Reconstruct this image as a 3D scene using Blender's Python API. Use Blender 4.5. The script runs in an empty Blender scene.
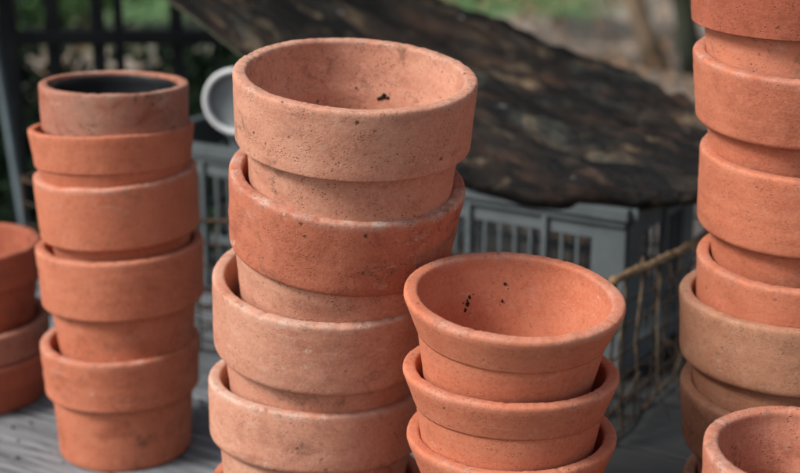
import bpy, math, random
from mathutils import Vector, Euler, Matrix, noise
C = bpy.context.scene
COL = C.collection
R = math.radians

# ------------------------------------------------------------------ camera
CAM_H, PITCH, FPX = 0.70, R(17.0), 1500.0          # FPX: focal length in pixels of an 800 px wide picture
cd = bpy.data.cameras.new('camera'); cam = bpy.data.objects.new('camera', cd); COL.objects.link(cam)
cam.location = (0, 0, CAM_H); cam.rotation_euler = (R(90) - PITCH, 0, 0)
cd.sensor_width = 36.0; cd.lens = FPX / 800.0 * 36.0
cd.clip_start = 0.05; cd.clip_end = 200
cd.dof.use_dof = True; cd.dof.focus_distance = 1.16; cd.dof.aperture_fstop = 5.0
C.camera = cam

# ------------------------------------------------------------------ light
SUN_EL, SUN_AZ = R(44), R(-112)      # azimuth clockwise from +Y
w = bpy.data.worlds.new('World'); C.world = w; w.use_nodes = True
nt = w.node_tree; bg = nt.nodes['Background']
sky = nt.nodes.new('ShaderNodeTexSky'); sky.sky_type = 'NISHITA'; sky.sun_disc = False
sky.sun_elevation = SUN_EL; sky.sun_rotation = SUN_AZ; sky.dust_density = 3.0
hs = nt.nodes.new('ShaderNodeHueSaturation'); hs.inputs['Saturation'].default_value = 0.45
nt.links.new(sky.outputs[0], hs.inputs['Color']); nt.links.new(hs.outputs[0], bg.inputs['Color'])
bg.inputs['Strength'].default_value = 0.105
sd = bpy.data.lights.new('sun', 'SUN'); sun = bpy.data.objects.new('sun', sd); COL.objects.link(sun)
sd.energy = 2.4; sd.angle = R(17); sd.color = (1.0, 0.95, 0.88)
sdir = Vector((math.sin(SUN_AZ) * math.cos(SUN_EL), math.cos(SUN_AZ) * math.cos(SUN_EL), math.sin(SUN_EL)))
sun.rotation_euler = sdir.to_track_quat('Z', 'Y').to_euler()
C.view_settings.view_transform = 'Standard'; C.view_settings.look = 'None'
C.view_settings.gamma = 1.0; C.view_settings.use_curve_mapping = False
C.view_settings.exposure = 0.5
C.render.engine = 'CYCLES'

# ------------------------------------------------------------------ helpers
def at(px, py, D):
    """world point at horizontal distance D seen at picture point (px, py)"""
    a = PITCH + math.atan((py - 236.5) / FPX)
    drop = D * math.tan(a)
    d = D * math.cos(PITCH) + drop * math.sin(PITCH)
    return Vector(((px - 400) / FPX * d, D, CAM_H - drop)), d

class MB:
    def __init__(s): s.v = []; s.f = []
    def add(s, v, f):
        b = len(s.v); s.v += [tuple(p) for p in v]; s.f += [tuple(i + b for i in q) for q in f]
    def box(s, c, size, M=None):
        x, y, z = size[0] / 2, size[1] / 2, size[2] / 2
        v = [Vector((sx * x, sy * y, sz * z)) for sx in (-1, 1) for sy in (-1, 1) for sz in (-1, 1)]
        if M: v = [M @ p for p in v]
        v = [p + Vector(c) for p in v]
        s.add(v, [(0, 1, 3, 2), (4, 6, 7, 5), (0, 4, 5, 1), (2, 3, 7, 6), (0, 2, 6, 4), (1, 5, 7, 3)])
    def tube(s, pts, r, n=8, cap=True):
        pts = [Vector(p) for p in pts]; rr = r if isinstance(r, (list, tuple)) else [r] * len(pts)
        rings = []; up = Vector((0.31, 0.17, 0.93))
        for i, p in enumerate(pts):
            t = (pts[min(i + 1, len(pts) - 1)] - pts[max(i - 1, 0)]).normalized()
            a = t.cross(up)
            if a.length < 0.05: a = t.cross(Vector((1, 0, 0)))
            a.normalize(); b = t.cross(a)
            rings.append([p + (a * math.cos(2 * math.pi * k / n) + b * math.sin(2 * math.pi * k / n)) * rr[i] for k in range(n)])
        v = [q for g in rings for q in g]; f = []
        for i in range(len(pts) - 1):
            for k in range(n):
                f.append((i * n + k, i * n + (k + 1) % n, (i + 1) * n + (k + 1) % n, (i + 1) * n + k))
        if cap: f.append(tuple(range(n))[::-1]); f.append(tuple((len(pts) - 1) * n + k for k in range(n)))
        s.add(v, f)
    def build(s, name, mat, parent=None, smooth=False, bevel=0):
        me = bpy.data.meshes.new(name); me.from_pydata(s.v, [], s.f); me.update()
        if smooth: me.polygons.foreach_set('use_smooth', [True] * len(me.polygons))
        o = bpy.data.objects.new(name, me); COL.objects.link(o)
        if mat: me.materials.append(mat)
        if parent: o.parent = parent
        if bevel:
            b = o.modifiers.new('bevel', 'BEVEL'); b.width = bevel; b.segments = 2; b.limit_method = 'ANGLE'
        return o

def tag(o, label=None, cat=None, group=None, kind=None):
    if label: o['label'] = label
    if cat: o['category'] = cat
    if group: o['group'] = group
    if kind: o['kind'] = kind
    return o
def empty(name, M=None):
    o = bpy.data.objects.new(name, None); COL.objects.link(o); o.empty_display_size = .05
    if M is not None: o.matrix_world = M
    return o

# node helper
class NT:
    def __init__(s, name):
        s.m = bpy.data.materials.new(name); s.m.use_nodes = True
        s.t = s.m.node_tree; s.b = s.t.nodes['Principled BSDF']
    def n(s, typ, ins=None, **kw):
        x = s.t.nodes.new(typ)
        for k, v in kw.items(): setattr(x, k, v)
        for k, v in (ins or {}).items(): s.set(x.inputs[k], v)
        return x
    def set(s, inp, v):
        if isinstance(v, bpy.types.NodeSocket): s.t.links.new(v, inp)
        else: inp.default_value = v
    def coord(s, scale=(1, 1, 1), off=(0, 0, 0), kind='Object'):
        tc = s.n('ShaderNodeTexCoord')
        return s.n('ShaderNodeMapping', {0: tc.outputs[kind], 'Location': off, 'Scale': scale}).outputs[0]
    def noise(s, vec, scale, detail=4, rough=.55, dist=0):
        return s.n('ShaderNodeTexNoise', {'Vector': vec, 'Scale': scale, 'Detail': detail, 'Roughness': rough, 'Distortion': dist}).outputs[0]
    def ramp(s, fac, lo, hi, a=0.0, b=1.0):
        return s.n('ShaderNodeMapRange', {0: fac, 1: lo, 2: hi, 3: a, 4: b}).outputs[0]
    def mix(s, fac, a, b, mode='MIX'):
        x = s.n('ShaderNodeMix', data_type='RGBA', blend_type=mode)
        s.set(x.inputs[0], fac); s.set(x.inputs[6], a); s.set(x.inputs[7], b)
        return x.outputs[2]
    def math(s, op, a, b=0.0):
        x = s.n('ShaderNodeMath', operation=op); s.set(x.inputs[0], a); s.set(x.inputs[1], b); return x.outputs[0]
    def bump(s, h, strength, dist, prev=None):
        ins = {'Height': h, 'Strength': strength, 'Distance': dist}
        if prev is not None: ins['Normal'] = prev
        return s.n('ShaderNodeBump', ins).outputs[0]
def rgb(r, g, b): return (r, g, b, 1)

# ------------------------------------------------------------------ materials
def terracotta(seed, c1, c2, lime=0.4, pits=0.6, height=.13, dirt=0.4, rough_grain=1.0):
    m = NT('terracotta'); rnd = random.Random(seed)
    off = (rnd.uniform(-9, 9), rnd.uniform(-9, 9), rnd.uniform(-9, 9))
    v = m.coord(off=off); vs = m.coord(scale=(1, 1, 9), off=off)
    big = m.noise(v, 14, 5, .6, .4)
    col = m.mix(m.ramp(big, .33, .68), rgb(*c1), rgb(*c2))
    # fired flushes and soft blotches
    col = m.mix(m.ramp(m.noise(v, 38, 5, .65), .5, .75, 0, .45), col, rgb(c1[0] * 1.08, c1[1] * 1.22, c1[2] * 1.3))
    col = m.mix(m.ramp(m.noise(vs, 22, 6, .7), .50, .8, 0, .28), col, rgb(c2[0] * .72, c2[1] * .62, c2[2] * .6))
    # fine mottling
    col = m.mix(m.ramp(m.noise(v, 330, 4, .8), .42, .62, 0, .42), col, rgb(c1[0] * 1.12, c1[1] * 1.3, c1[2] * 1.4))
    col = m.mix(m.ramp(m.noise(v, 240, 5, .85), .54, .66, 0, .38), col, rgb(c2[0] * .60, c2[1] * .5, c2[2] * .5))
    # white lime bloom, mostly at the lip
    sz = m.n('ShaderNodeSeparateXYZ', {0: m.n('ShaderNodeTexCoord').outputs['Object']}).outputs[2]
    lip = m.ramp(sz, height - .008, height - .001)
    nl = m.noise(v, 60, 6, .7)
    bloom = m.math('MULTIPLY', m.ramp(nl, .36, .70), m.math('MULTIPLY', lip, m.math('MULTIPLY', m.ramp(m.noise(v, 13, 3), .36, .58), lime)))
    spots = m.ramp(m.noise(v, 110, 4, .75), .60, .67, 0, min(1, lime * .9))
    spots = m.math('MULTIPLY', spots, m.ramp(m.noise(v, 17, 2), .50, .60))
    col = m.mix(m.math('MAXIMUM', bloom, spots), col, rgb(.60, .45, .37))
    wear = m.math('MULTIPLY', m.ramp(m.noise(v, 150, 5, .8), .50, .62), m.math('MULTIPLY', m.math('MULTIPLY', m.ramp(sz, height - .007, height - .002), m.ramp(m.noise(v, 24, 3), .46, .60)), .6))
    col = m.mix(wear, col, rgb(.20, .115, .08))
    stn = m.ramp(m.noise(m.coord(scale=(1, 1, 1.5), off=(off[1], off[2], off[0])), 19, 7, .7, .5), .52, .66, 0, min(.8, dirt * 1.3))
    col = m.mix(stn, col, rgb(c2[0] * .62, c2[1] * .60, c2[2] * .62))
    # dirt streaks, grey-brown
    d = m.ramp(m.math('MULTIPLY', m.noise(v, 46, 8, .78, .8), m.ramp(m.noise(v, 9, 2), .3, .62, .86, 1.08)), .57, .66, 0, min(.9, dirt * 1.6))
    col = m.mix(d, col, rgb(.16, .085, .055))
    rub = m.math('MULTIPLY', m.ramp(m.noise(m.coord(scale=(1, 1, 2.2), off=(off[2], off[0], off[1])), 34, 6, .8), .55, .66), m.ramp(m.noise(v, 11, 2), .52, .64, 0, .5 * lime + .1))
    col = m.mix(rub, col, rgb(.60, .42, .33))
    # pits
    v1 = m.n('ShaderNodeTexVoronoi', {'Vector': m.coord(scale=(1, 1, 1.8), off=off), 'Scale': 330, 'Randomness': 1.0}).outputs['Distance']
    p1 = m.math('MULTIPLY', m.ramp(v1, .13, .30, .9, 0), m.ramp(m.noise(v, 60, 5, .75), .48, .60))
    wn = m.noise(v, 300, 3, .6)
    v2 = m.n('ShaderNodeTexVoronoi', {'Vector': v, 'Scale': 44, 'Randomness': 1.0}).outputs['Distance']
    v2 = m.math('ADD', v2, m.math('MULTIPLY', m.math('SUBTRACT', wn, .5), .22))
    p2 = m.math('MULTIPLY', m.ramp(v2, .03, .09, .95, 0), m.ramp(m.noise(v, 23, 2), .46, .52))
    pit = m.math('MULTIPLY', m.math('MAXIMUM', p1, p2), pits)
    col = m.mix(pit, col, rgb(.075, .034, .022))
    m.set(m.b.inputs['Base Color'], col)
    m.b.inputs['Roughness'].default_value = .88; m.b.inputs['Specular IOR Level'].default_value = .22
    n1 = m.bump(m.noise(v, 520, 4, .75), .6 * rough_grain, .0006)
    n2 = m.bump(m.noise(v, 170, 4, .6), .5 * rough_grain, .0007, n1)
    n3 = m.bump(m.noise(m.coord(scale=(1, 1, 26), off=off), 16, 3, .5), .25, .0005, n2)
    n4 = m.bump(m.ramp(pit, 0, 1, 1, 0), .8, .0009, n3)
    m.set(m.b.inputs['Normal'], n4)
    return m.m

def simple(name, c, rough=.6, c2=None, scale=20, metallic=0, bump=0, bscale=80, spec=.3, stretch=(1, 1, 1)):
    m = NT(name); v = m.coord(scale=stretch)
    if c2: m.set(m.b.inputs['Base Color'], m.mix(m.ramp(m.noise(v, scale, 6, .65), .38, .64), rgb(*c), rgb(*c2)))
    else: m.b.inputs['Base Color'].default_value = rgb(*c)
    m.b.inputs['Roughness'].default_value = rough; m.b.inputs['Metallic'].default_value = metallic
    m.b.inputs['Specular IOR Level'].default_value = spec
    if bump: m.set(m.b.inputs['Normal'], m.bump(m.noise(v, bscale, 5, .6), bump, .003))
    return m.m

def plank_mat():
    m = NT('weathered_grey_wood')
    oi = m.n('ShaderNodeObjectInfo').outputs['Random']
    tc = m.n('ShaderNodeTexCoord').outputs['Object']
    vv = m.n('ShaderNodeVectorMath', {0: tc, 1: m.n('ShaderNodeCombineXYZ', {0: m.math('MULTIPLY', oi, 30.), 1: m.math('MULTIPLY', oi, 17.)}).outputs[0]}, operation='ADD').outputs[0]
    g = m.n('ShaderNodeMapping', {0: vv, 'Scale': (1.6, 30, 30)}).outputs[0]
    grain = m.noise(g, 4.5, 8, .7, .6)
    col = m.mix(m.ramp(grain, .35, .66), rgb(.045, .052, .058), rgb(.32, .345, .37))
    big = m.noise(vv, 7, 4, .6)
    col = m.mix(m.ramp(big, .42, .68, 0, .45), col, rgb(.10, .11, .12))
    crack = m.ramp(m.noise(m.n('ShaderNodeMapping', {0: vv, 'Scale': (1.1, 42, 42)}).outputs[0], 3.2, 6, .75, 1.0), .63, .68)
    col = m.mix(crack, col, rgb(.018, .018, .018))
    col = m.mix(m.ramp(m.noise(vv, 60, 5, .7), .62, .7, 0, .7), col, rgb(.32, .32, .31))
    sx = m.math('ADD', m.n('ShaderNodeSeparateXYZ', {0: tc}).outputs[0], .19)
    st = m.ramp(m.math('ADD', sx, m.math('MULTIPLY', m.math('SUBTRACT', m.noise(vv, 9, 5, .6), .5), .35)), -.34, -.22, 0, .93)  # shade by the basket, painted into the plank colour towards the right
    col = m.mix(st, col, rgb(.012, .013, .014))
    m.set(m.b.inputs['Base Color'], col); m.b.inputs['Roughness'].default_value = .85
    m.set(m.b.inputs['Normal'], m.bump(m.ramp(crack, 0, 1, 1, 0), .9, .003, m.bump(grain, .8, .002)))
    return m.m

def bark_mat():
    m = NT('rotten_bark')
    v = m.coord(); vs = m.coord(scale=(1, 4.5, 2))
    a = m.noise(vs, 4, 9, .72, 1.0)
    a2 = m.noise(m.coord(scale=(.7, 4, 3), off=(4, 4, 1)), 4.6, 9, .75, .8)
    col = m.mix(m.ramp(a, .42, .66), rgb(.004, .004, .004), rgb(.060, .046, .036))
    col = m.mix(m.ramp(m.noise(m.coord(scale=(.7, 2.2, 2), off=(3, 1, 0)), 6, 8, .7, .8), .49, .60, 0, .85), col, rgb(.10, .052, .034))
    col = m.mix(m.ramp(m.noise(m.coord(scale=(.8, 2.0, 2), off=(7, 5, 2)), 8, 9, .75, .6), .53, .61, 0, .85), col, rgb(.27, .20, .125))
    col = m.mix(m.ramp(m.noise(m.coord(scale=(.7, 2.2, 2), off=(1, 9, 2)), 8, 8, .75, .6), .53, .66, 0, .8), col, rgb(.10, .112, .10))
    col = m.mix(m.ramp(a2, .48, .55, 0, .93), col, rgb(.004, .004, .005))
    col = m.mix(m.ramp(m.noise(m.coord(scale=(1, 2.6, 1)), 26, 4, .7), .68, .71, 0, .85), col, rgb(.45, .50, .55))
    m.set(m.b.inputs['Base Color'], col); m.b.inputs['Roughness'].default_value = .6; m.b.inputs['Specular IOR Level'].default_value = .3
    m.set(m.b.inputs['Normal'], m.bump(m.noise(vs, 26, 7, .7), .9, .012, m.bump(a, 1.0, .03)))
    return m.m

def ground_mat():
    m = NT('leaf_litter_and_soil')
    v = m.coord()
    a = m.noise(v, 5, 9, .75, .5)
    col = m.mix(m.ramp(a, .36, .62), rgb(.03, .026, .022), rgb(.36, .28, .21))
    col = m.mix(m.ramp(m.noise(m.coord(scale=(1, .33, 1)), 1.7, 4, .6), .50, .58, 0, .85), col, rgb(.48, .42, .36))
    col = m.mix(m.ramp(m.noise(v, 14, 6, .7), .58, .68, 0, .8), col, rgb(.50, .46, .42))
    col = m.mix(m.ramp(m.noise(m.coord(scale=(1, .3, 1), off=(4, 4, 4)), 1.9, 4, .6), .50, .57, 0, .92), col, rgb(.055, .05, .04))
    xyz = m.n('ShaderNodeSeparateXYZ', {0: v})
    gm = m.ramp(m.math('ADD', xyz.outputs[1], m.math('MULTIPLY', m.math('SUBTRACT', m.noise(v, 1.1, 4, .6), .5), 5.0)), 9.0, 9.8)
    gm = m.math('MULTIPLY', gm, m.ramp(xyz.outputs[0], 1.0, 1.7, 1, 0))
    col = m.mix(gm, col, m.mix(m.ramp(m.noise(v, 12, 5, .7), .4, .6), rgb(.05, .13, .045), rgb(.16, .30, .11)))
    m.set(m.b.inputs['Base Color'], col); m.b.inputs['Roughness'].default_value = .95
    m.set(m.b.inputs['Normal'], m.bump(a, 1, .05))
    return m.m

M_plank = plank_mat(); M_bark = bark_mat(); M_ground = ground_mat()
M_rust = simple('rusty_wire', (.022, .016, .012), .8, (.07, .038, .022), 60, bump=.5, bscale=300)
M_twig = simple('weathered_wrapping', (.36, .24, .13), .9, (.16, .095, .055), 45, bump=1, bscale=260, stretch=(1, 1, 1))
M_straw = simple('dry_straw', (.20, .15, .095), .9, (.075, .052, .034), 30)
M_crate = simple('grey_plastic', (.112, .132, .140), .6, (.072, .088, .096), 9, bump=.15, bscale=160, spec=.35)
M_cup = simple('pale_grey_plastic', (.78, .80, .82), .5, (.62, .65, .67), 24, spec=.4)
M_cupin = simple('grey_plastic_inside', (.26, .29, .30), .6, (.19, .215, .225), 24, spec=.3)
M_tub = simple('light_grey_tub', (.12, .14, .15), .5, (.08, .10, .11), 16, spec=.4)
M_black = simple('black_plastic', (.006, .007, .009), .42, (.010, .011, .013), 40, spec=.35)
M_iron = simple('dark_painted_iron', (.004, .006, .008), .6, (.009, .012, .014), 14, spec=.2)
M_pole = simple('grey_steel', (.10, .14, .16), .5, (.07, .09, .10), 14, metallic=.3)
M_trunk = simple('bark_brown', (.10, .07, .045), .95, (.30, .22, .15), 6, bump=1, bscale=30, stretch=(2, 2, .6))
M_trunkg = simple('mossy_bark', (.016, .022, .015), .95, (.04, .045, .028), 6, bump=1, bscale=30)
M_leaf = simple('dark_foliage', (.02, .042, .022), .6, (.055, .11, .045), 5)
M_leafl = simple('light_foliage', (.05, .13, .04), .6, (.09, .19, .06), 3)
M_litter = simple('dry_leaves', (.36, .22, .13), .9, (.07, .05, .035), 2.2)
M_grass = simple('grass_blades', (.07, .17, .06), .8, (.15, .29, .11), 1.2)
M_stone = simple('pale_stone', (.32, .30, .27), .9, (.20, .18, .16), 6, bump=1, bscale=20)
M_soil = simple('dark_soil_crumb', (.010, .008, .006), .95, (.03, .02, .014), 90)
M_log = simple('log_bark', (.14, .085, .05), .95, (.05, .035, .025), 5, bump=1, bscale=24)

# ------------------------------------------------------------------ setting: ground
GZ = -0.72
TA = R(-31)                                                # bench, basket and crate share one direction
def TN(t, n, z): return Vector((t * math.cos(TA) - n * math.sin(TA), t * math.sin(TA) + n * math.cos(TA), z))
def TNM(t, n, z, extra=0): return Matrix.Translation(TN(t, n, z)) @ Matrix.Rotation(TA + extra, 4, 'Z')

g = MB(); N = 90
xs = [-60 + 120 * i / N for i in range(N + 1)]
def gh(x, y):
    r = math.hypot(x, y - 5)
    return GZ + .05 * noise.noise(Vector((x * .8, y * .8, 0))) + max(0, r - 14) * .03
vv = []
for j in range(N + 1):
    for i in range(N + 1):
        x = math.copysign(abs(xs[i] / 60) ** 2 * 60, xs[i]); y = 5 + math.copysign(abs(xs[j] / 60) ** 2 * 60, xs[j])
        vv.append((x, y, gh(x, y)))
g.add(vv, [(j * (N + 1) + i, j * (N + 1) + i + 1, (j + 1) * (N + 1) + i + 1, (j + 1) * (N + 1) + i) for j in range(N) for i in range(N)])
tag(g.build('ground', M_ground, smooth=True), kind='structure')

# ------------------------------------------------------------------ workbench
bench = empty('workbench', TNM(-.5, 1.3, GZ)); 
tag(bench, 'weathered grey plank bench that carries all the clay pots', 'bench')
bt0, bt1 = -1.02, 1.5            # local x range (t -1.9 .. 1.0)
bn, pw = -.56, .136
rb = random.Random(4)
for k in range(8):
    m = MB(); y = bn + k * pw + pw / 2
    L = bt1 - bt0; nseg = 40
    wv = []
    for i in range(nseg + 1):
        x = -L / 2 + L * i / nseg
        e = .0012 * noise.noise(Vector((x * 6, k * 5.3, 0)))
        hw = (pw - .005) / 2 + e
        for (yy, zz) in ((-hw, -.03), (-hw, -.002), (-hw + .002, 0), (0, .0006), (hw - .002, 0), (hw, -.002), (hw, -.03)):
            wv.append((x, yy, zz))
    f = []
    for i in range(nseg):
        for q in range(7):
            a = i * 7 + q; b = i * 7 + (q + 1) % 7
            f.append((a, b, b + 7, a + 7))
    f.append(tuple(range(7))); f.append(tuple(nseg * 7 + q for q in range(7))[::-1])
    m.add(wv, f)
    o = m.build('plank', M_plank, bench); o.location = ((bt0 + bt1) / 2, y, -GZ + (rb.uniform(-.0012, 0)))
for x in (bt0 + .12, bt1 - .12):
    for y in (bn + .07, bn + 8 * pw - .07):
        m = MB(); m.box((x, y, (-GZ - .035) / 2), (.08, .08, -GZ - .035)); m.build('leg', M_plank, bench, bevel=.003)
for x in (bt0 + .12, .05, bt1 - .12):
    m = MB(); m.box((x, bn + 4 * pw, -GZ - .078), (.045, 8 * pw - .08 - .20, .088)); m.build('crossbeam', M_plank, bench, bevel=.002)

rq = random.Random(12); m = MB()
for i in range(420):
    t = rq.uniform(-1.45, .3); n_ = rq.uniform(.85, 1.36); q = TN(t, n_, .0012); s0 = rq.uniform(.0008, .0028)
    a = rq.uniform(0, 6.28); k = 6
    ring = [q + Vector((math.cos(a + j * 1.047) * s0 * rq.uniform(.7, 1.3), math.sin(a + j * 1.047) * s0 * rq.uniform(.7, 1.3), 0)) for j in range(k)]
    tp = [q + (p - q) * .5 + Vector((0, 0, s0 * .8)) for p in ring]
    m.add(ring + tp, [(j, (j + 1) % k, k + (j + 1) % k, k + j) for j in range(k)] + [tuple(range(k, 2 * k))])
tag(m.build('soil_grit', M_soil), 'dark soil grit scattered over the grey bench planks', 'soil', kind='stuff')

# ------------------------------------------------------------------ clay pots
def arc(cx, cz, r, a0, a1, n):
    return [(cx + r * math.cos(R(a0 + (a1 - a0) * i / n)), cz + r * math.sin(R(a0 + (a1 - a0) * i / n))) for i in range(n + 1)]
def lathe_mesh(prof, seed, amp, chips, H, nseg=224, oval=.006):
    vs, fs = [], []
    rnd = random.Random(seed); ph = rnd.uniform(0, 6.28)
    for (r, z) in prof:
        for k in range(nseg):
            a = 2 * math.pi * k / nseg; c, s = math.cos(a), math.sin(a)
            d = amp * (noise.noise(Vector((c * 1.6 + seed, s * 1.6, z * 22))) * 1.3
                       + .45 * noise.noise(Vector((c * 7 + seed, s * 7, z * 90))))
            d += amp * .8 * noise.noise(Vector((seed * 3.1, z * 150, 0)))
            rr = r * (1 + oval * math.cos(2 * a + ph)) + (d if r > .012 else 0)
            zz = z
            lipw = max(0, 1 - (H - z) / .010)
            if lipw > 0:
                zz += .0009 * lipw * noise.noise(Vector((c * 2.2, s * 2.2, seed + 5))) + .0006 * lipw * noise.noise(Vector((c * 26, s * 26, seed + 9)))
                for (ca, cw, cdp) in chips:
                    da = (a - ca + math.pi) % (2 * math.pi) - math.pi
                    zz -= cdp * lipw * math.exp(-(da / cw) ** 2)
            vs.append((rr * c, rr * s, zz))
    for i in range(len(prof) - 1):
        for k in range(nseg):
            k2 = (k + 1) % nseg
            fs.append((i * nseg + k, i * nseg + k2, (i + 1) * nseg + k2, (i + 1) * nseg + k))
    return vs, fs

def densify(p, step):
    out = [p[0]]
    for a, b in zip(p, p[1:]):
        n = max(1, int(math.hypot(b[0] - a[0], b[1] - a[1]) / step))
        out += [(a[0] + (b[0] - a[0]) * i / n, a[1] + (b[1] - a[1]) * i / n) for i in range(1, n + 1)]
    return out

def pot_parts(root, Rr, H, band, cb, bt, bb, th, rnd_bot, seed, mat, mat_body=None, lipr=None, amp=.0005):
    """Rr rim radius, H height, band collar height, cb collar-bottom radius, bt body-top radius, bb base radius"""
    lipr = lipr or th * .49
    ri = Rr - 2 * lipr                                # inside radius at the lip
    zb = H - band
    # collar: from the body, round the lower edge, up, round the lip, down inside
    outer = [(bt - .001, zb)]
    rb_ = min(rnd_bot * .55, cb - bt + .0001)
    if cb - bt > .0015:
        outer += arc(cb - rb_, zb + rb_, rb_, -90, 0, 6)
    else:
        outer += [(cb - .0004, zb - .0002), (cb, zb + .0012)]
    lip = [(Rr - lipr + lipr * math.copysign(abs(math.cos(q)) ** .62, math.cos(q)), H - lipr * .8 + lipr * .8 * abs(math.sin(q)) ** .62) for q in [math.pi * i / 16 for i in range(17)]]
    zin = H - min(band * .75, .035)
    fl = .011
    wall_b = bb - th * .8
    def rin(z): return wall_b + (ri - .0005 - wall_b) * ((z - fl) / (H - lipr - fl)) ** .9
    inner = [(ri, H - lipr * 1.6), (rin(zin), zin)]
    rim = densify(outer[:1] + outer[1:] + lip + inner, .004)
    # body: drain hole, floor, inner wall; outer wall up to the collar
    z = [zin, zin - .0012, zin - .0045] + [zin - .0045 + (fl + .008 - zin + .0045) * i / 8 for i in range(1, 9)]
    body = [(rin(q) - (.0011 if i > 1 else 0), q) for i, q in enumerate(z)] + arc(wall_b - .004, fl + .006, .006, 0, -90, 4) + [(.009, fl - .001), (.0075, fl - .004), (.0075, .001), (.010, 0), (bb - .003, 0), (bb - .0008, .0008), (bb, .003)]
    body += [(bb + (bt - bb) * q / 10, .003 + (zb + .0008 - .003) * q / 10) for q in range(1, 11)]
    body = densify(body, .006)
    rnd = random.Random(seed)
    chips = [(rnd.uniform(0, 6.28), rnd.uniform(.012, .035), rnd.uniform(.0003, .0009)) for _ in range(12)]
    objs = []
    for nm, pr, mm in (('rim', rim, mat), ('body', body, mat_body or mat)):
        vs, fs = lathe_mesh(pr, seed, amp, chips, H)
        m = MB(); m.add(vs, fs); objs.append(m.build(nm, mm, root, smooth=True))
    return rin

S1 = (.55, .186, .104); S2 = (.45, .128, .065)          # orange
P1 = (.58, .285, .190); P2 = (.49, .200, .126)          # pale peach
D1 = (.40, .115, .065); D2 = (.30, .078, .042)          # red-brown
B1 = (.44, .21, .125); B2 = (.33, .135, .075)          # tan
Q1 = (.33, .17, .12); Q2 = (.42, .135, .08)           # dusty brown pink

def pot(label, group, px, py, wpx, D, roll, lean, band, cbf, btf, bbf, H, c, seed, lime=.5, pits=.6, dirt=.4,
        th=.0115, rb=.007, base0=False, body_c=None, grain=1.0, lipr=None, amp=.0005, px_r=None):
    p, d = at(px, py, D); Rr = wpx * d / FPX / 2
    rot = (Matrix.Rotation(R(roll), 4, 'Y') @ Matrix.Rotation(R(lean), 4, 'X'))
    if base0: H = p.z + .0005
    M = Matrix.Translation(p) @ rot @ Matrix.Translation((0, 0, -H)) @ Matrix.Rotation(seed * 1.7, 4, 'Z')
    root = empty('terracotta_pot', M); tag(root, label, 'clay pot', group)
    mat = terracotta(seed, c[0], c[1], lime, pits, H, dirt, grain)
    mb = terracotta(seed + 500, body_c[0], body_c[1], lime, pits, H, dirt, grain) if body_c else None
    rin = pot_parts(root, Rr, H, band, Rr * cbf, Rr * btf, Rr * bbf, th, rb, seed, mat, mb, lipr, amp)
    return root, Rr, H, rin

GM = 'clay pots of the tall leaning centre stack'
GS = 'flared clay pots of the short stack in front'
GL = 'clay pots of the left stack'
GF = 'clay pots of the stack at the left edge'
GR = 'clay pots of the right stack'
GN = 'clay pots of the near stack at the bottom right'
SO, PA, DR, TN_, DU = (S1, S2), (P1, P2), (D1, D2), (B1, B2), (Q1, Q2)
M1r = pot('widest empty clay pot on top of the tall centre stack', GM, 356, 72, 247, 1.205, 3.2, 6.5, .058, .975, .885, .82, .128, PA, 11, .45, .9, .35, rb=.0035, grain=1.2)
pot('orange clay pot with chalky lip, second from the top of the centre stack', GM, 348, 173, 236, 1.222, 6.5, 9, .069, .955, .905, .825, .125, ((.50, .165, .095), (.39, .108, .058)), 12, 1.2, .9, .4, rb=.016, body_c=PA, grain=1.3)
pot('peach clay pot with pale lip, third from the top of the centre stack', GM, 326, 275, 226, 1.240, 3.5, 7, .068, .985, .89, .81, .125, PA, 13, .9, .5, .25, rb=.013)
pot('pale clay pot, fourth from the top of the centre stack, beside the short stack', GM, 318, 376, 219, 1.258, 3.0, -3, .058, .975, .885, .81, .125, (P1, P2), 14, 1.2, .6, .45, rb=.015)
pot('lowest clay pot of the centre stack, cut off by the bottom of the photo', GM, 318, 476, 214, 1.268, 0, 0, .056, .975, .87, .74, .125, SO, 15, base0=True)

S1r = pot('empty flared clay pot on top of the short stack, dark specks inside', GS, 515, 293, 222, 1.095, 3.2, 5, .031, .88, .865, .69, .115, SO, 21, .4, .45, .12, th=.0125, grain=.55, lipr=.0056, rb=.001, amp=.0004)
pot('flared clay pot directly under the top one of the short stack', GS, 511, 366, 215, 1.10, 1.5, -1, .031, .885, .87, .71, .115, SO, 22, .3, .6, .15, th=.0115, grain=.55, lipr=.0054, rb=.001, amp=.0004)
pot('third flared clay pot of the short stack, cut off by the bottom of the photo', GS, 511.5, 429, 211, 1.102, 0, 0, .030, .89, .875, .72, .115, SO, 23, .3, .5, .15, th=.0115, grain=.55, lipr=.0054, rb=.001)
pot('lowest clay pot under the short flared stack', GS, 511, 505, 206, 1.104, 0, 0, .030, .90, .885, .74, .115, SO, 24, .3, .5, .15, th=.0115, grain=.55, rb=.001, base0=True)

L1 = pot('dusty brown clay pot holding a black plastic pot, top of the left stack', GL, 114, 82, 148, 1.51, 1.0, -1.5, .045, .985, .965, .78, .09, DU, 31, .5, .9, 1.0, th=.010, rb=.001, lipr=.0044)
pot('flared orange clay pot with a groove, second from the top of the left stack', GL, 111.5, 125, 163, 1.51, -.8, -4.5, .038, .945, .925, .74, .10, SO, 32, .1, .4, .25, th=.0080, rb=.001, lipr=.0038)
pot('orange clay pot with a grey lime spot, third from the top of the left stack', GL, 115, 168, 162, 1.51, -2.5, .5, .066, .985, .87, .80, .115, SO, 33, .7, .5, .2)
pot('orange clay pot with wide rim, fourth from the top of the left stack', GL, 119.5, 240, 165, 1.51, -1.2, -1, .064, .975, .87, .81, .12, SO, 34, .3, .5, .35, rb=.008)
pot('lowest clay pot of the left stack, standing on the grey planks', GL, 120, 336, 157, 1.51, 0, 0, .056, .97, .885, .845, .12, SO, 35, .6, .5, .5, base0=True)

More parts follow.
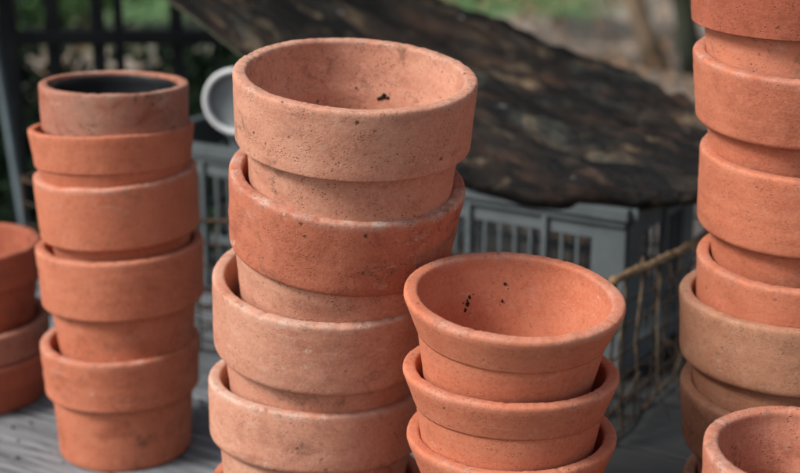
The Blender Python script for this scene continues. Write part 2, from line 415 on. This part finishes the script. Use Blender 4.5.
pot('top clay pot of the stack cut off by the left edge of the photo', GF, -31, 241, 140, 1.66, 0, 0, .042, .99, .93, .82, .10, DR, 41, .1, .4, .5, rb=.003)
pot('brown clay pot, second in the stack at the left edge of the photo', GF, -33, 315, 160, 1.66, 0, 0, .036, .985, .95, .86, .10, DU, 42, .1, .4, .7, rb=.003)
pot('lowest clay pot of the stack at the left edge, on the grey planks', GF, -33, 345, 168, 1.66, 0, 0, .03, .985, .96, .90, .10, DR, 43, .1, .4, .4, rb=.003, base0=True)

pot('dark red clay pot with paler body, top of the right stack', GR, 803, -46, 222, 1.25, 0, 2, .056, .955, .84, .73, .135, (D1, D2), 51, .3, .9, .4, body_c=(S1, P2), rb=.002)
pot('orange tapered clay pot, second from the top of the right stack', GR, 802, 52, 214, 1.25, .5, 6, .061, .925, .815, .72, .125, (S1, D1), 52, .4, .5, .2, rb=.010)
pot('smooth salmon clay pot, third from the top of the right stack', GR, 808, 148, 212, 1.25, 0, 4.5, .070, .975, .86, .77, .125, SO, 53, .3, .6, .2, rb=.010)
pot('narrower orange clay pot sunk into the tan one in the right stack', GR, 803, 254, 210, 1.25, 0, 3, .050, .97, .90, .72, .12, SO, 54, .2, .4, .2, rb=.004)
pot('tan clay pot with the widest rim, lower half of the right stack', GR, 797, 292, 232, 1.25, 0, 0, .062, .97, .87, .80, .125, TN_, 55, .3, .6, .3, rb=.012)
pot('brown clay pot under the tan one, behind the near pot at the bottom right', GR, 797, 382, 230, 1.25, 0, 2, .060, .96, .86, .74, .12, TN_, 56, .1, .4, .4, rb=.012)
pot('lowest clay pot of the right stack, hidden by the near stack', GR, 797, 478, 222, 1.25, 0, 0, .05, .97, .86, .76, .12, TN_, 57, base0=True)

pot('blurred nearest clay pot with greyed lip at the bottom right corner', GN, 799, 447, 190, .975, 0, 3, .05, .97, .86, .68, .12, (P2, Q2), 61, .7, .9, 1.0, th=.0125, lipr=.0056)
pot('clay pot under the nearest one at the bottom right corner', GN, 799, 548, 188, .975, 0, 0, .045, .97, .86, .68, .12, SO, 62)
pot('lowest clay pot of the near stack at the bottom right corner', GN, 799, 640, 186, .975, 0, 0, .045, .97, .86, .72, .12, SO, 63, base0=True)

# soil crumbs stuck inside the open pots
def crumbs(root, Rr, H, pin, spots, seed):
    rnd = random.Random(seed)
    inv = root.matrix_world.inverted()
    for (px, py, s) in spots:
        # follow the view ray into the pot and stop on the inner wall
        o = inv @ Vector((0, 0, CAM_H)); q, _ = at(px, py, 1.0); q = inv @ q; dr = (q - o).normalized()
        tt = None; inside = False
        for i in range(6000):
            p = o + dr * (.9 + i * .0001); rr = math.hypot(p.x, p.y)
            if H - .004 > p.z > .012:
                if rr < pin(p.z) - .001: inside = True
                elif inside: tt = p; break
        if tt is None: continue
        m = MB()
        n, ph = 8, 5
        vs = [tt + Vector((math.cos(a) * math.sin(b), math.sin(a) * math.sin(b), math.cos(b))) * s * rnd.uniform(.6, 1.25)
              for b in [math.pi * (j + .5) / ph for j in range(ph)] for a in [2 * math.pi * k / n for k in range(n)]]
        fs = [(j * n + k, j * n + (k + 1) % n, (j + 1) * n + (k + 1) % n, (j + 1) * n + k) for j in range(ph - 1) for k in range(n)]
        fs += [tuple(range(n))[::-1], tuple((ph - 1) * n + k for k in range(n))]
        m.add(vs, fs); m.build('soil_crumb', M_soil, root)
bpy.context.view_layer.update()
crumbs(*M1r, [(384, 96, .0022), (381, 98, .0018), (388, 98, .0014), (378, 99, .0012), (356, 88, .0009)], 5)
crumbs(*S1r, [(469, 297, .0018), (467, 304, .0022), (465, 310, .0018), (502, 301, .0019), (505, 284, .0013), (467, 300, .0013), (500, 305, .0009), (473, 294, .001), (463, 303, .0009), (470, 313, .0008), (508, 289, .0007)], 6)

# black plastic nursery pot nested in the top pot of the left stack
root = empty('plastic_pot', L1[0].matrix_world.copy())
tag(root, 'black plastic pot nested inside the dusty top pot of the left stack', 'plastic pot')
Rr, H = L1[1], L1[2]
ro = Rr - .0115
pr = arc(ro - .0014, H - .005, .0014, 0, 180, 6) + [(ro - .003, H - .02), (ro - .009, .040), (ro - .011, .035), (.004, .033), (.004, .031), (ro - .010, .0315), (ro - .0075, .036), (ro - .0005, H - .02), (ro, H - .005)]
vs, fs = lathe_mesh(densify(pr, .006), 77, .0003, [], H, 96, 0)
m = MB(); m.add(vs, fs); m.build('body', M_black, root, smooth=True)
m = MB(); n = 64; rs = ro - .0095
for j in range(5):
    for k in range(n):
        a = 2 * math.pi * k / n; q = rs * j / 4
        m.v.append((q * math.cos(a), q * math.sin(a), H - .030 + .004 * noise.noise(Vector((q * 60 * math.cos(a), q * 60 * math.sin(a), 3)))))
m.f = [(j * n + k, j * n + (k + 1) % n, (j + 1) * n + (k + 1) % n, (j + 1) * n + k) for j in range(4) for k in range(n)]
m.build('soil', simple('wet_black_soil', (.004, .005, .007), .35, (.02, .022, .026), 60, bump=.6, bscale=150, spec=.6), root, smooth=True)

# ------------------------------------------------------------------ wire basket
cr, _ = at(612, 281, 1.50)                                 # front right corner of its rim
ct = cr.x * math.cos(TA) + cr.y * math.sin(TA); cn = -cr.x * math.sin(TA) + cr.y * math.cos(TA); BH = cr.z
BL, BW = .85, .42
bk = empty('wire_basket', TNM(ct - BL / 2, cn + BW / 2, 0)); tag(bk, 'old rusty wire mesh basket holding the grey crate', 'wire basket')
rw = random.Random(8)
def sag(u): return -.020 * math.exp(-((u + .20) / .2) ** 2)   # the long side is bent down towards the left
def sagr(y):
    u = min(1, max(0, (y + BW / 2) / BW)); return -.024 * min(1, u / .5) * min(1, (1 - u) / .25)
def wob(p, a=.0025): return Vector(p) + Vector((noise.noise(Vector(p) * 17), noise.noise(Vector(p) * 17 + Vector((5, 0, 0))), noise.noise(Vector(p) * 17 + Vector((0, 9, 0))))) * a * 1.6
hx, hy = BL / 2, BW / 2
def wall(p0, p1, name, nv, nh=4):
    m = MB(); p0 = Vector(p0); p1 = Vector(p1)
    right = abs(p0.x - hx) < .001 and abs(p1.x - hx) < .001
    front = abs(p0.y + hy) < .001 and abs(p1.y + hy) < .001
    for i in range(nv + 1):
        q = p0.lerp(p1, i / nv); top = BH + (sag(q.x) if front else (sagr(q.y) if right else 0))
        m.tube([wob((q.x + rw.uniform(-.003, .003), q.y, .004 + (top - .004) * k / 5), .004) for k in range(6)], .0013, 6)
    for j in range(nh):
        z = .006 + (BH - .006) * j / nh
        pts = []
        for i in range(25):
            q = p0.lerp(p1, i / 24); pts.append(wob((q.x, q.y, z + (sag(q.x) * j / nh if front else (sagr(q.y) * j / nh if right else 0))), .004))
        m.tube(pts, .0015, 6)
    m.build(name, M_rust, bk, smooth=True)
wall((-hx, -hy, 0), (hx, -hy, 0), 'mesh_side', 26, 6)
wall((hx, -hy, 0), (hx, hy, 0), 'mesh_side', 10, 6)
wall((hx, hy, 0), (-hx, hy, 0), 'mesh_side', 26)
wall((-hx, hy, 0), (-hx, -hy, 0), 'mesh_side', 14)
m = MB()
for i in range(15):
    x = -hx + BL * (i + .5) / 15; m.tube([(x, -hy, .004), (x, hy, .004)], .0014, 6)
for i in range(8):
    y = -hy + BW * (i + .5) / 8; m.tube([(-hx, y, .0062), (hx, y, .0062)], .0014, 6)
m.build('mesh_floor', M_rust, bk, smooth=True)
# rim wire, thin on the long side and wrapped on the short side
m = MB()
pts = [(-hx + BL * i / 50, -hy, BH + sag(-hx + BL * i / 50)) for i in range(51)]
m.tube([wob(p, .003) for p in pts], .0028, 8); m.tube([wob(p, .003) for p in [(hx, hy, BH), (0, hy, BH), (-hx, hy, BH), (-hx, 0, BH), (-hx, -hy, BH + sag(-hx))]], .0028, 8)
m.build('rim_wire', M_rust, bk, smooth=True)
m = MB(); pts = []; rr = []
for i in range(60):
    u = i / 59; p = wob((hx, -hy - .004 + BW * u, BH + .001 + sagr(-BW / 2 + BW * u)), .001); pts.append(p)
    rr.append(.0044 + .0012 * noise.noise(Vector((u * 20, 0, 0))) + .0008 * math.sin(i * 1.9))
m.tube(pts, rr, 10)
for i in range(26):                                        # loose ends of the wrapping
    u = rw.uniform(0, 1); a = Vector((hx, -hy + BW * u, BH + sagr(-hy + BW * u))); b = a + Vector((rw.uniform(-.01, .012), rw.uniform(.01, .03), rw.uniform(-.008, .008)))
    m.tube([a + Vector((0, 0, .004)), (a + b) / 2 + Vector((.002, 0, .005)), b], .0008, 4)
m.build('rim_wrapping', M_twig, bk, smooth=True)
# dry stalks caught in the right hand mesh
m = MB()
for i in range(14):
    y = rw.uniform(-hy - .01, -hy + .30); z0 = rw.uniform(.0, .04); h = rw.uniform(.02, .10); x = hx + rw.uniform(.001, .02)
    m.tube([(x + rw.uniform(-.01, .02), y + rw.uniform(-.03, .03), z0), (x, y, z0 + h * .5), (x + rw.uniform(-.012, .012), y + rw.uniform(-.04, .04), z0 + h)], .0007, 4)
for i in range(3):
    y = -hy + .03 + i * .05
    m.tube([(hx + .004, y, BH - .012), (hx + .005, y - .012 + rw.uniform(-.01, .01), BH * .55), (hx + .012, y - .01, .02)], .0011, 5)
tag(m.build('dry_stalks', M_straw, bk, smooth=True), kind='stuff')

# ------------------------------------------------------------------ grey crate with slotted walls
c0, _ = at(628, 208, 1.685); kt = c0.x * math.cos(TA) + c0.y * math.sin(TA); kn = -c0.x * math.sin(TA) + c0.y * math.cos(TA); KT = c0.z
KL, KW, KB = .73, .225, .009
kr = empty('crate', TNM(kt - KL / 2, kn + KW / 2, KB)); tag(kr, 'grey plastic crate with slotted walls inside the rusty wire basket', 'crate')
KH = KT - KB
def crate_wall(L, name):
    m = MB(); t = .004
    # rails, posts, slats (local x along wall, y thickness, z up)
    m.box((0, -.005, KH - .007), (L + .010, .016, .014)); m.box((0, -.003, KH - .0185), (L, .010, .009))
    m.box((0, 0, KH - .033), (L, t, .020)); m.box((0, 0, .015), (L, t, .030))
    nb = max(2, round(L / .10)); bw = L / nb
    for i in range(nb + 1):
        x = -L / 2 + bw * i
        wv = .040 if i in (0, nb) else .007
        x = x + (.020 if i == 0 else (-.020 if i == nb else 0))
        m.box((x, -.0025 if 0 < i < nb else 0, (KH - .013) / 2), (wv, t + .006 if 0 < i < nb else t + .002, KH - .028))
        if i < nb:
            for k in range(1, 5): m.box((x if False else -L / 2 + bw * i + bw * k / 5, .0003, (KH - .02) / 2), (.0042, t - .0008, KH - .05))
    m.box((0, .0002, KH * .36), (L, t - .0004, .012))
    return m.build(name, M_crate, kr, bevel=.0008)
for (x, y, a, L) in ((0, -KW / 2, 0, KL), (0, KW / 2, math.pi, KL), (KL / 2, 0, math.pi / 2, KW - .007), (-KL / 2, 0, -math.pi / 2, KW - .007)):
    o = crate_wall(L, 'slotted_wall'); o.location = (x, y, 0); o.rotation_euler.z = a
m = MB(); m.box((0, 0, .004), (KL - .02, KW - .02, .006)); m.build('floor', M_crate, kr)

# light tub standing in the left end of the crate, with a cup lying on it
def lathe_obj(name, prof, mat, parent, n=96, smooth=True):
    vs, fs = lathe_mesh(densify(prof, .006), 3, .0002, [], 9, n, 0); m = MB(); m.add(vs, fs); return m.build(name, mat, parent, smooth=smooth)
pc, dc = at(236, 102, 2.02)
cR = .047
TZ = pc.z - cR - .0005
tub = empty('plastic_tub', Matrix.Translation((pc.x + .036, pc.y + .05, .018))); tag(tub, 'light grey plastic tub in the crate under the lying cup', 'tub')
th_ = TZ - .018
lathe_obj('body', [(.001, .001), (.044, .001), (.046, .004), (.052, th_ - .006), (.054, th_ - .003), (.054, th_ - .008), (.057, th_ - .008), (.057, th_ - .001), (.0555, th_), (.001, th_)], M_tub, tub)
cup = empty('plastic_pot', Matrix.Translation(pc) @ Matrix.Rotation(R(-8), 4, 'Z') @ Matrix.Rotation(R(90), 4, 'X') @ Matrix.Translation((0, 0, -.0)))
tag(cup, 'pale grey plastic pot lying on its side behind the centre stack, open end forward', 'plastic pot')
lathe_obj('rim', arc(cR - .0038, 0, .0038, 0, 180, 8) + [(cR - .0076, -.012), (cR - .003, -.012), (cR - .0006, -.008), (cR, 0)], M_cup, cup)
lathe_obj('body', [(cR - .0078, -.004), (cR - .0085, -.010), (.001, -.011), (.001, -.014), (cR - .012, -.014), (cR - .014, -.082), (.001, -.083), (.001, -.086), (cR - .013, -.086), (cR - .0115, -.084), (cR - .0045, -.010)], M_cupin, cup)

# ------------------------------------------------------------------ rotten slab of bark lying over the crate
low = [(40, -95, 2.2), (110, -42, 2.12), (170, 0, 2.04), (240, 52, 1.95), (300, 92, 1.90), (360, 124, 1.86), (420, 149, 1.81), (470, 167, 1.77), (510, 179, 1.745), (548, 188, 1.72), (580, 187, 1.70), (610, 185, 1.69), (650, 190, 1.67), (700, 190, 1.66), (760, 186, 1.68), (800, 172, 1.72)]
up = [(250, -95, 2.75), (310, -60, 2.68), (370, -28, 2.60), (432, 0, 2.52), (470, 10, 2.47), (508, 22, 2.42), (545, 38, 2.36), (580, 52, 2.30), (610, 63, 2.25), (636, 73, 2.21), (665, 87, 2.16), (695, 101, 2.10), (725, 116, 2.04), (750, 128, 1.99), (775, 142, 1.93), (803, 166, 1.80)]
NU, NVv = 240, 84
def samp(pl, u):
    x = u * (len(pl) - 1); i = min(int(x), len(pl) - 2); f = x - i
    P = [at(*pl[max(0, min(len(pl) - 1, i + k))])[0] for k in (-1, 0, 1, 2)]
    return (P[1] * 2 + (P[2] - P[0]) * f + (P[0] * 2 - P[1] * 5 + P[2] * 4 - P[3]) * f * f + (P[1] * 3 - P[0] - P[2] * 3 + P[3]) * f ** 3) * .5
top, bot = [], []
for i in range(NU + 1):
    u = i / NU; a = samp(low, u); b = samp(up, u)
    a = a + Vector((0, 0, .0025 * noise.noise(Vector((u * 22, 0, 0))))); b = b + Vector((0, .015, .012)) * noise.noise(Vector((u * 26, 4, 0)))
    for j in range(NVv + 1):
        v = j / NVv; p = a.lerp(b, v)
        s = Vector((u * 3.2, v * 16, 1)); 
        h = .016 * math.sin(math.pi * v) + .016 * noise.noise(Vector((u * 2.1, v * 9, 11))) - .010 * max(0, 1 - abs(noise.noise(Vector((u * 2.6 + 3, v * 7, 2)))) / .07) + .009 * noise.fractal(s, .8, 2.2, 5) + .005 * noise.fractal(Vector((u * 10, v * 12, 4)), .7, 2.1, 4)
        cv = v - .66 - .06 * noise.noise(Vector((u * 4, 0, 7))); h += -.030 * math.exp(-(cv / .035) ** 2) + .014 * math.exp(-((cv - .10) / .06) ** 2)
        e = min(1, v / .05, (1 - v) / .05); dr_ = .016 * max(0, 1 - v / .03) * min(1, max(0, (.96 - u) / .3)) * min(1, max(0, (u - .3) / .1))
        top.append(p + Vector((0, 0, h * (.35 + .65 * e) + .0)))
        bot.append(p + Vector((0, .004, .008 * min(1, max(0, (.45 - u) / .1)) -.012 - .006 * e + .5 * min(h, .01) - dr_)))
m = MB(); W_ = NVv + 1; n0 = len(top); f = []
for i in range(NU):
    for j in range(NVv):
        q = (i * W_ + j, (i + 1) * W_ + j, (i + 1) * W_ + j + 1, i * W_ + j + 1); f.append(q); f.append(tuple(n0 + k for k in q[::-1]))
for i in range(NU):
    f.append((i * W_, n0 + i * W_, n0 + (i + 1) * W_, (i + 1) * W_)); k = NVv
    f.append((i * W_ + k, (i + 1) * W_ + k, n0 + (i + 1) * W_ + k, n0 + i * W_ + k))
for j in range(NVv):
    f.append((j, j + 1, n0 + j + 1, n0 + j)); k = NU * W_
    f.append((k + j, n0 + k + j, n0 + k + j + 1, k + j + 1))
m.add(top + bot, f)
# local frame along the slab so the grain follows it
org = at(470, 100, 2.0)[0]; ax = (at(695, 101, 2.1)[0] - at(432, 0, 2.52)[0]).normalized(); ay = Vector((0, 0, 1)).cross(ax).normalized(); az = ax.cross(ay)
MM = Matrix((ax, ay, az)).transposed().to_4x4(); MM.translation = org; iv = MM.inverted()
m.v = [tuple(iv @ Vector(p)) for p in m.v]
sl = m.build('bark_slab', M_bark, smooth=True); sl.matrix_world = MM
M_lich = simple('lichen_edge', (.12, .125, .085), .9, (.05, .055, .035), 30)
sl.data.materials.append(M_lich)
for i in range(int(NU * .30)): sl.data.polygons[NU * NVv * 2 + i * 2].material_index = 1
tag(sl, 'long dark rotten slab of bark lying slanted across the grey crate', 'bark slab')

# ------------------------------------------------------------------ dark iron railing at the left
ry = 2.66
rl = empty('railing', Matrix.Translation((at(100, 36, ry)[0].x, ry, GZ))); tag(rl, 'dark iron railing behind the left stack of pots', 'railing')
bx = rl.location.x; zr = at(100, 37, ry)[0].z - GZ
m = MB(); m.box((0, 0, zr), (at(216, 37, ry)[0].x - at(-110, 37, ry)[0].x, .026, .026)); m.build('rail', M_iron, rl, bevel=.003)
m = MB(); m.box((0, 0, zr - .55), (at(216, 37, ry)[0].x - at(-110, 37, ry)[0].x, .022, .022)); m.build('rail', M_iron, rl, bevel=.003)
m = MB(); m.box((0, 0, zr + .40), (at(216, 37, ry)[0].x - at(-110, 37, ry)[0].x, .03, .022)); m.build('rail', M_iron, rl, bevel=.003)
for i, (px, wd) in enumerate(((-98, .03), (-60, .016), (-25, .016), (9, .030), (52, .024), (97, .022), (118, .016), (176, .022), (213, .008))):
    x = at(px, 37, ry)[0].x - bx; hgt = zr + .40 if px < 200 else zr
    m = MB(); m.box((x, .0125 if wd < .03 else 0, hgt / 2), (wd, wd * .9, hgt - (.0 if wd >= .03 else .02))); m.build('post' if wd > .02 else 'bar', M_iron, rl, bevel=.002)
# thin pole leaning on the railing
a, _ = at(-6, 40, 2.60); b, _ = at(26, 235, 2.48); dvec = (b - a).normalized(); e = a + dvec * ((GZ - a.z) / dvec.z)
st = a - dvec * .25
m = MB(); m.tube([e - st + Vector((0, 0, 0)), Vector((0, 0, 0))], .0085, 12)
po = m.build('metal_pole', M_pole, smooth=True); po.location = st; tag(po, 'thin grey metal pole leaning on the dark railing at the left edge', 'pole')

# ------------------------------------------------------------------ plants behind
def leaf(m, c, s, rnd, up=.3):
    d = Vector((rnd.gauss(0, 1), rnd.gauss(0, 1), rnd.gauss(0, 1) * .7 + up)).normalized(); t = d.cross(Vector((rnd.gauss(0, 1), rnd.gauss(0, 1), rnd.gauss(0, 1)))).normalized()
    q = t * s * .32; nrm = d.cross(t) * s * .12
    m.add([c, c + d * s * .5 + q + nrm, c + d * s, c + d * s * .5 - q + nrm], [(0, 1, 2), (0, 2, 3)])
def bush(x, y, rx, rz, n, s, label, mat, seed):
    rnd = random.Random(seed); z0 = gh(x, y)
    root = empty('shrub', Matrix.Translation((x, y, z0))); tag(root, label, 'shrub', 'shrubs behind the railing')
    m = MB(); cl = [(Vector((rnd.uniform(-1, 1) * rx * .75, rnd.uniform(-1, 1) * rx * .75, rnd.uniform(.15, .95) * rz)), rnd.uniform(.25, .45) * rx) for _ in range(16)]
    for i in range(n):
        c, r = rnd.choice(cl); p = c + Vector((rnd.gauss(0, 1), rnd.gauss(0, 1), rnd.gauss(0, .8))) * r * .55
        if p.z < .01: p.z = rnd.uniform(.01, .1)
        leaf(m, p, s * rnd.uniform(.6, 1.3), rnd)
    m.build('foliage', mat, root)
    m = MB()
    for c, r in cl: m.tube([(rnd.uniform(-.03, .03), rnd.uniform(-.03, .03), -.03), c * .5 + Vector((0, 0, .03)), c], [.012, .008, .004], 6)
    m.build('stem', M_trunk, root)
bush(-1.15, 3.45, .44, .84, 7800, .05, 'dark leafy shrub behind the railing at the left edge', M_leaf, 1)
bush(-.66, 3.6, .44, .82, 7800, .05, 'dark leafy shrub behind the railing, beyond the left stack', M_leaf, 2)
bush(-.22, 3.75, .40, .80, 8000, .05, 'low dark shrub behind the lying grey pot', M_leaf, 3)
bush(-1.9, 8.6, .55, .5, 2400, .07, 'light green shrub far behind at the upper left', M_leafl, 4)
bush(.55, 11.0, .8, .35, 3000, .07, 'light green shrub far behind the bark slab, top centre', M_leafl, 5)
# fallen log
m = MB(); a, _ = at(40, 40, 6.4); b, _ = at(330, 62, 6.1); a.z = gh(a.x, a.y) + .10; b.z = gh(b.x, b.y) + .08
pts = [a.lerp(b, i / 14) + Vector((0, .03 * math.sin(i), .02 * noise.noise(Vector((i * .6, 0, 0))))) for i in range(15)]
m.v = []; m.tube([p - a for p in pts], [.11 + .014 * noise.noise(Vector((i * .9, 3, 0))) for i in range(15)], 14)
o = m.build('fallen_log', M_log, smooth=True); o.location = a; tag(o, 'brown fallen log lying on the ground beyond the railing', 'log')
# trees with trunks in view at the upper right
def tree(label, px, py, D, r, lx, ly, mat, seed, h=4.2):
    p, _ = at(px, py, D); z0 = gh(p.x, p.y); rnd = random.Random(seed)
    root = empty('tree', Matrix.Translation((p.x, p.y, z0 - .03))); tag(root, label, 'tree', 'trees behind at the upper right')
    m = MB(); pts = [Vector((lx * t + .05 * noise.noise(Vector((t * 3, seed, 0))), ly * t + .05 * noise.noise(Vector((t * 3, seed, 5))), h * t)) for t in [i / 20 for i in range(21)]]
    m.tube(pts, [r * (1.35 if i == 0 else 1) * (1 - .55 * i / 20) for i in range(21)], 14); m.build('trunk', mat, root, smooth=True)
    lm, cm = MB(), MB()
    for k in range(9):
        s = pts[12 + k % 8]; e = s + Vector((rnd.uniform(-1.1, 1.1), rnd.uniform(-1.1, 1.1), rnd.uniform(.3, 1.0)))
        lm.tube([s, (s + e) / 2 + Vector((0, 0, .1)), e], [r * .4, r * .25, r * .1], 7)
        for i in range(260): leaf(cm, e + Vector((rnd.gauss(0, .33), rnd.gauss(0, .33), rnd.gauss(0, .25))), .11, rnd)
    lm.build('branch', mat, root, smooth=True); cm.build('crown', M_leafl, root)
tree('slim tan tree trunk leaning left beyond the bark slab', 660, 68, 7.6, .055, -1.6, .6, M_trunk, 3)
tree('mossy dark green tree trunk beside the right stack', 697, 72, 7.4, .060, -.8, .2, M_trunkg, 8)
p = Vector((2.05, 3.7, 0)); z0 = gh(p.x, p.y); rnd = random.Random(5)  # unseen tree, added so that its crown darkens the background
root = empty('tree', Matrix.Translation((p.x, p.y, z0 - .03))); tag(root, 'broad unseen tree added right of the bench to shade the background', 'tree', 'trees behind at the upper right')
m = MB(); m.tube([Vector((-.25 * t * t, -.1 * t, 2.6 * t)) for t in [i / 12 for i in range(13)]], [.14 * (1 - .4 * i / 12) for i in range(13)], 14); m.build('trunk', M_trunk, root, smooth=True)  # trunk of the added unseen tree
lm, cm = MB(), MB()
for k in range(34):
    e = Vector((rnd.uniform(-2.6, 2.2), 2.25 + rnd.random() * 1.9, rnd.uniform(1.15, 1.8))) - root.location
    s_ = Vector((-.25, -.1, rnd.uniform(1.7, 2.6)))
    lm.tube([s_, (s_ + e) / 2 + Vector((0, 0, .15)), e], [.03, .02, .008], 6)
    for i in range(330): leaf(cm, e + Vector((rnd.gauss(0, .36), rnd.gauss(0, .36), rnd.gauss(0, .14))), .13, rnd)
lm.build('branch', M_trunk, root, smooth=True); cm.build('crown', M_leaf, root)
# grass, litter, stones
rg = random.Random(21)
m = MB()
for i in range(15000):
    y = 4.6 + rg.random() ** .8 * 11; x = rg.uniform(-.36, .36) * y
    gn = noise.noise(Vector((x * .55 + 3, y * .4, 2)))
    if not (y > 9.0 + 2 * gn and x < 1.2) and not (gn > .1 and x < -.6): continue
    z = gh(x, y); s = rg.uniform(.03, .09); a = rg.uniform(0, 6.28); dx, dy = math.cos(a) * .006, math.sin(a) * .006
    m.add([(x - dx, y - dy, z - .01), (x + dx, y + dy, z - .01), (x + rg.uniform(-.03, .03), y + rg.uniform(-.03, .03), z + s)], [(0, 1, 2)])
tag(m.build('grass', M_grass), 'tufts of green grass on the ground beyond the bench', 'grass', kind='stuff')
m = MB()
for i in range(6000):
    y = 4.2 + rg.random() * 7; x = rg.uniform(-.36, .36) * y
    if noise.noise(Vector((x * 1.9 + 3, y * .7, 2))) > -.02: continue
    leaf(m, Vector((x, y, gh(x, y) + rg.uniform(.003, .02))), rg.uniform(.03, .08), rg, 0)
tag(m.build('leaf_litter', M_litter), 'brown dry leaves scattered on the ground beyond the bench', 'dry leaves', kind='stuff')
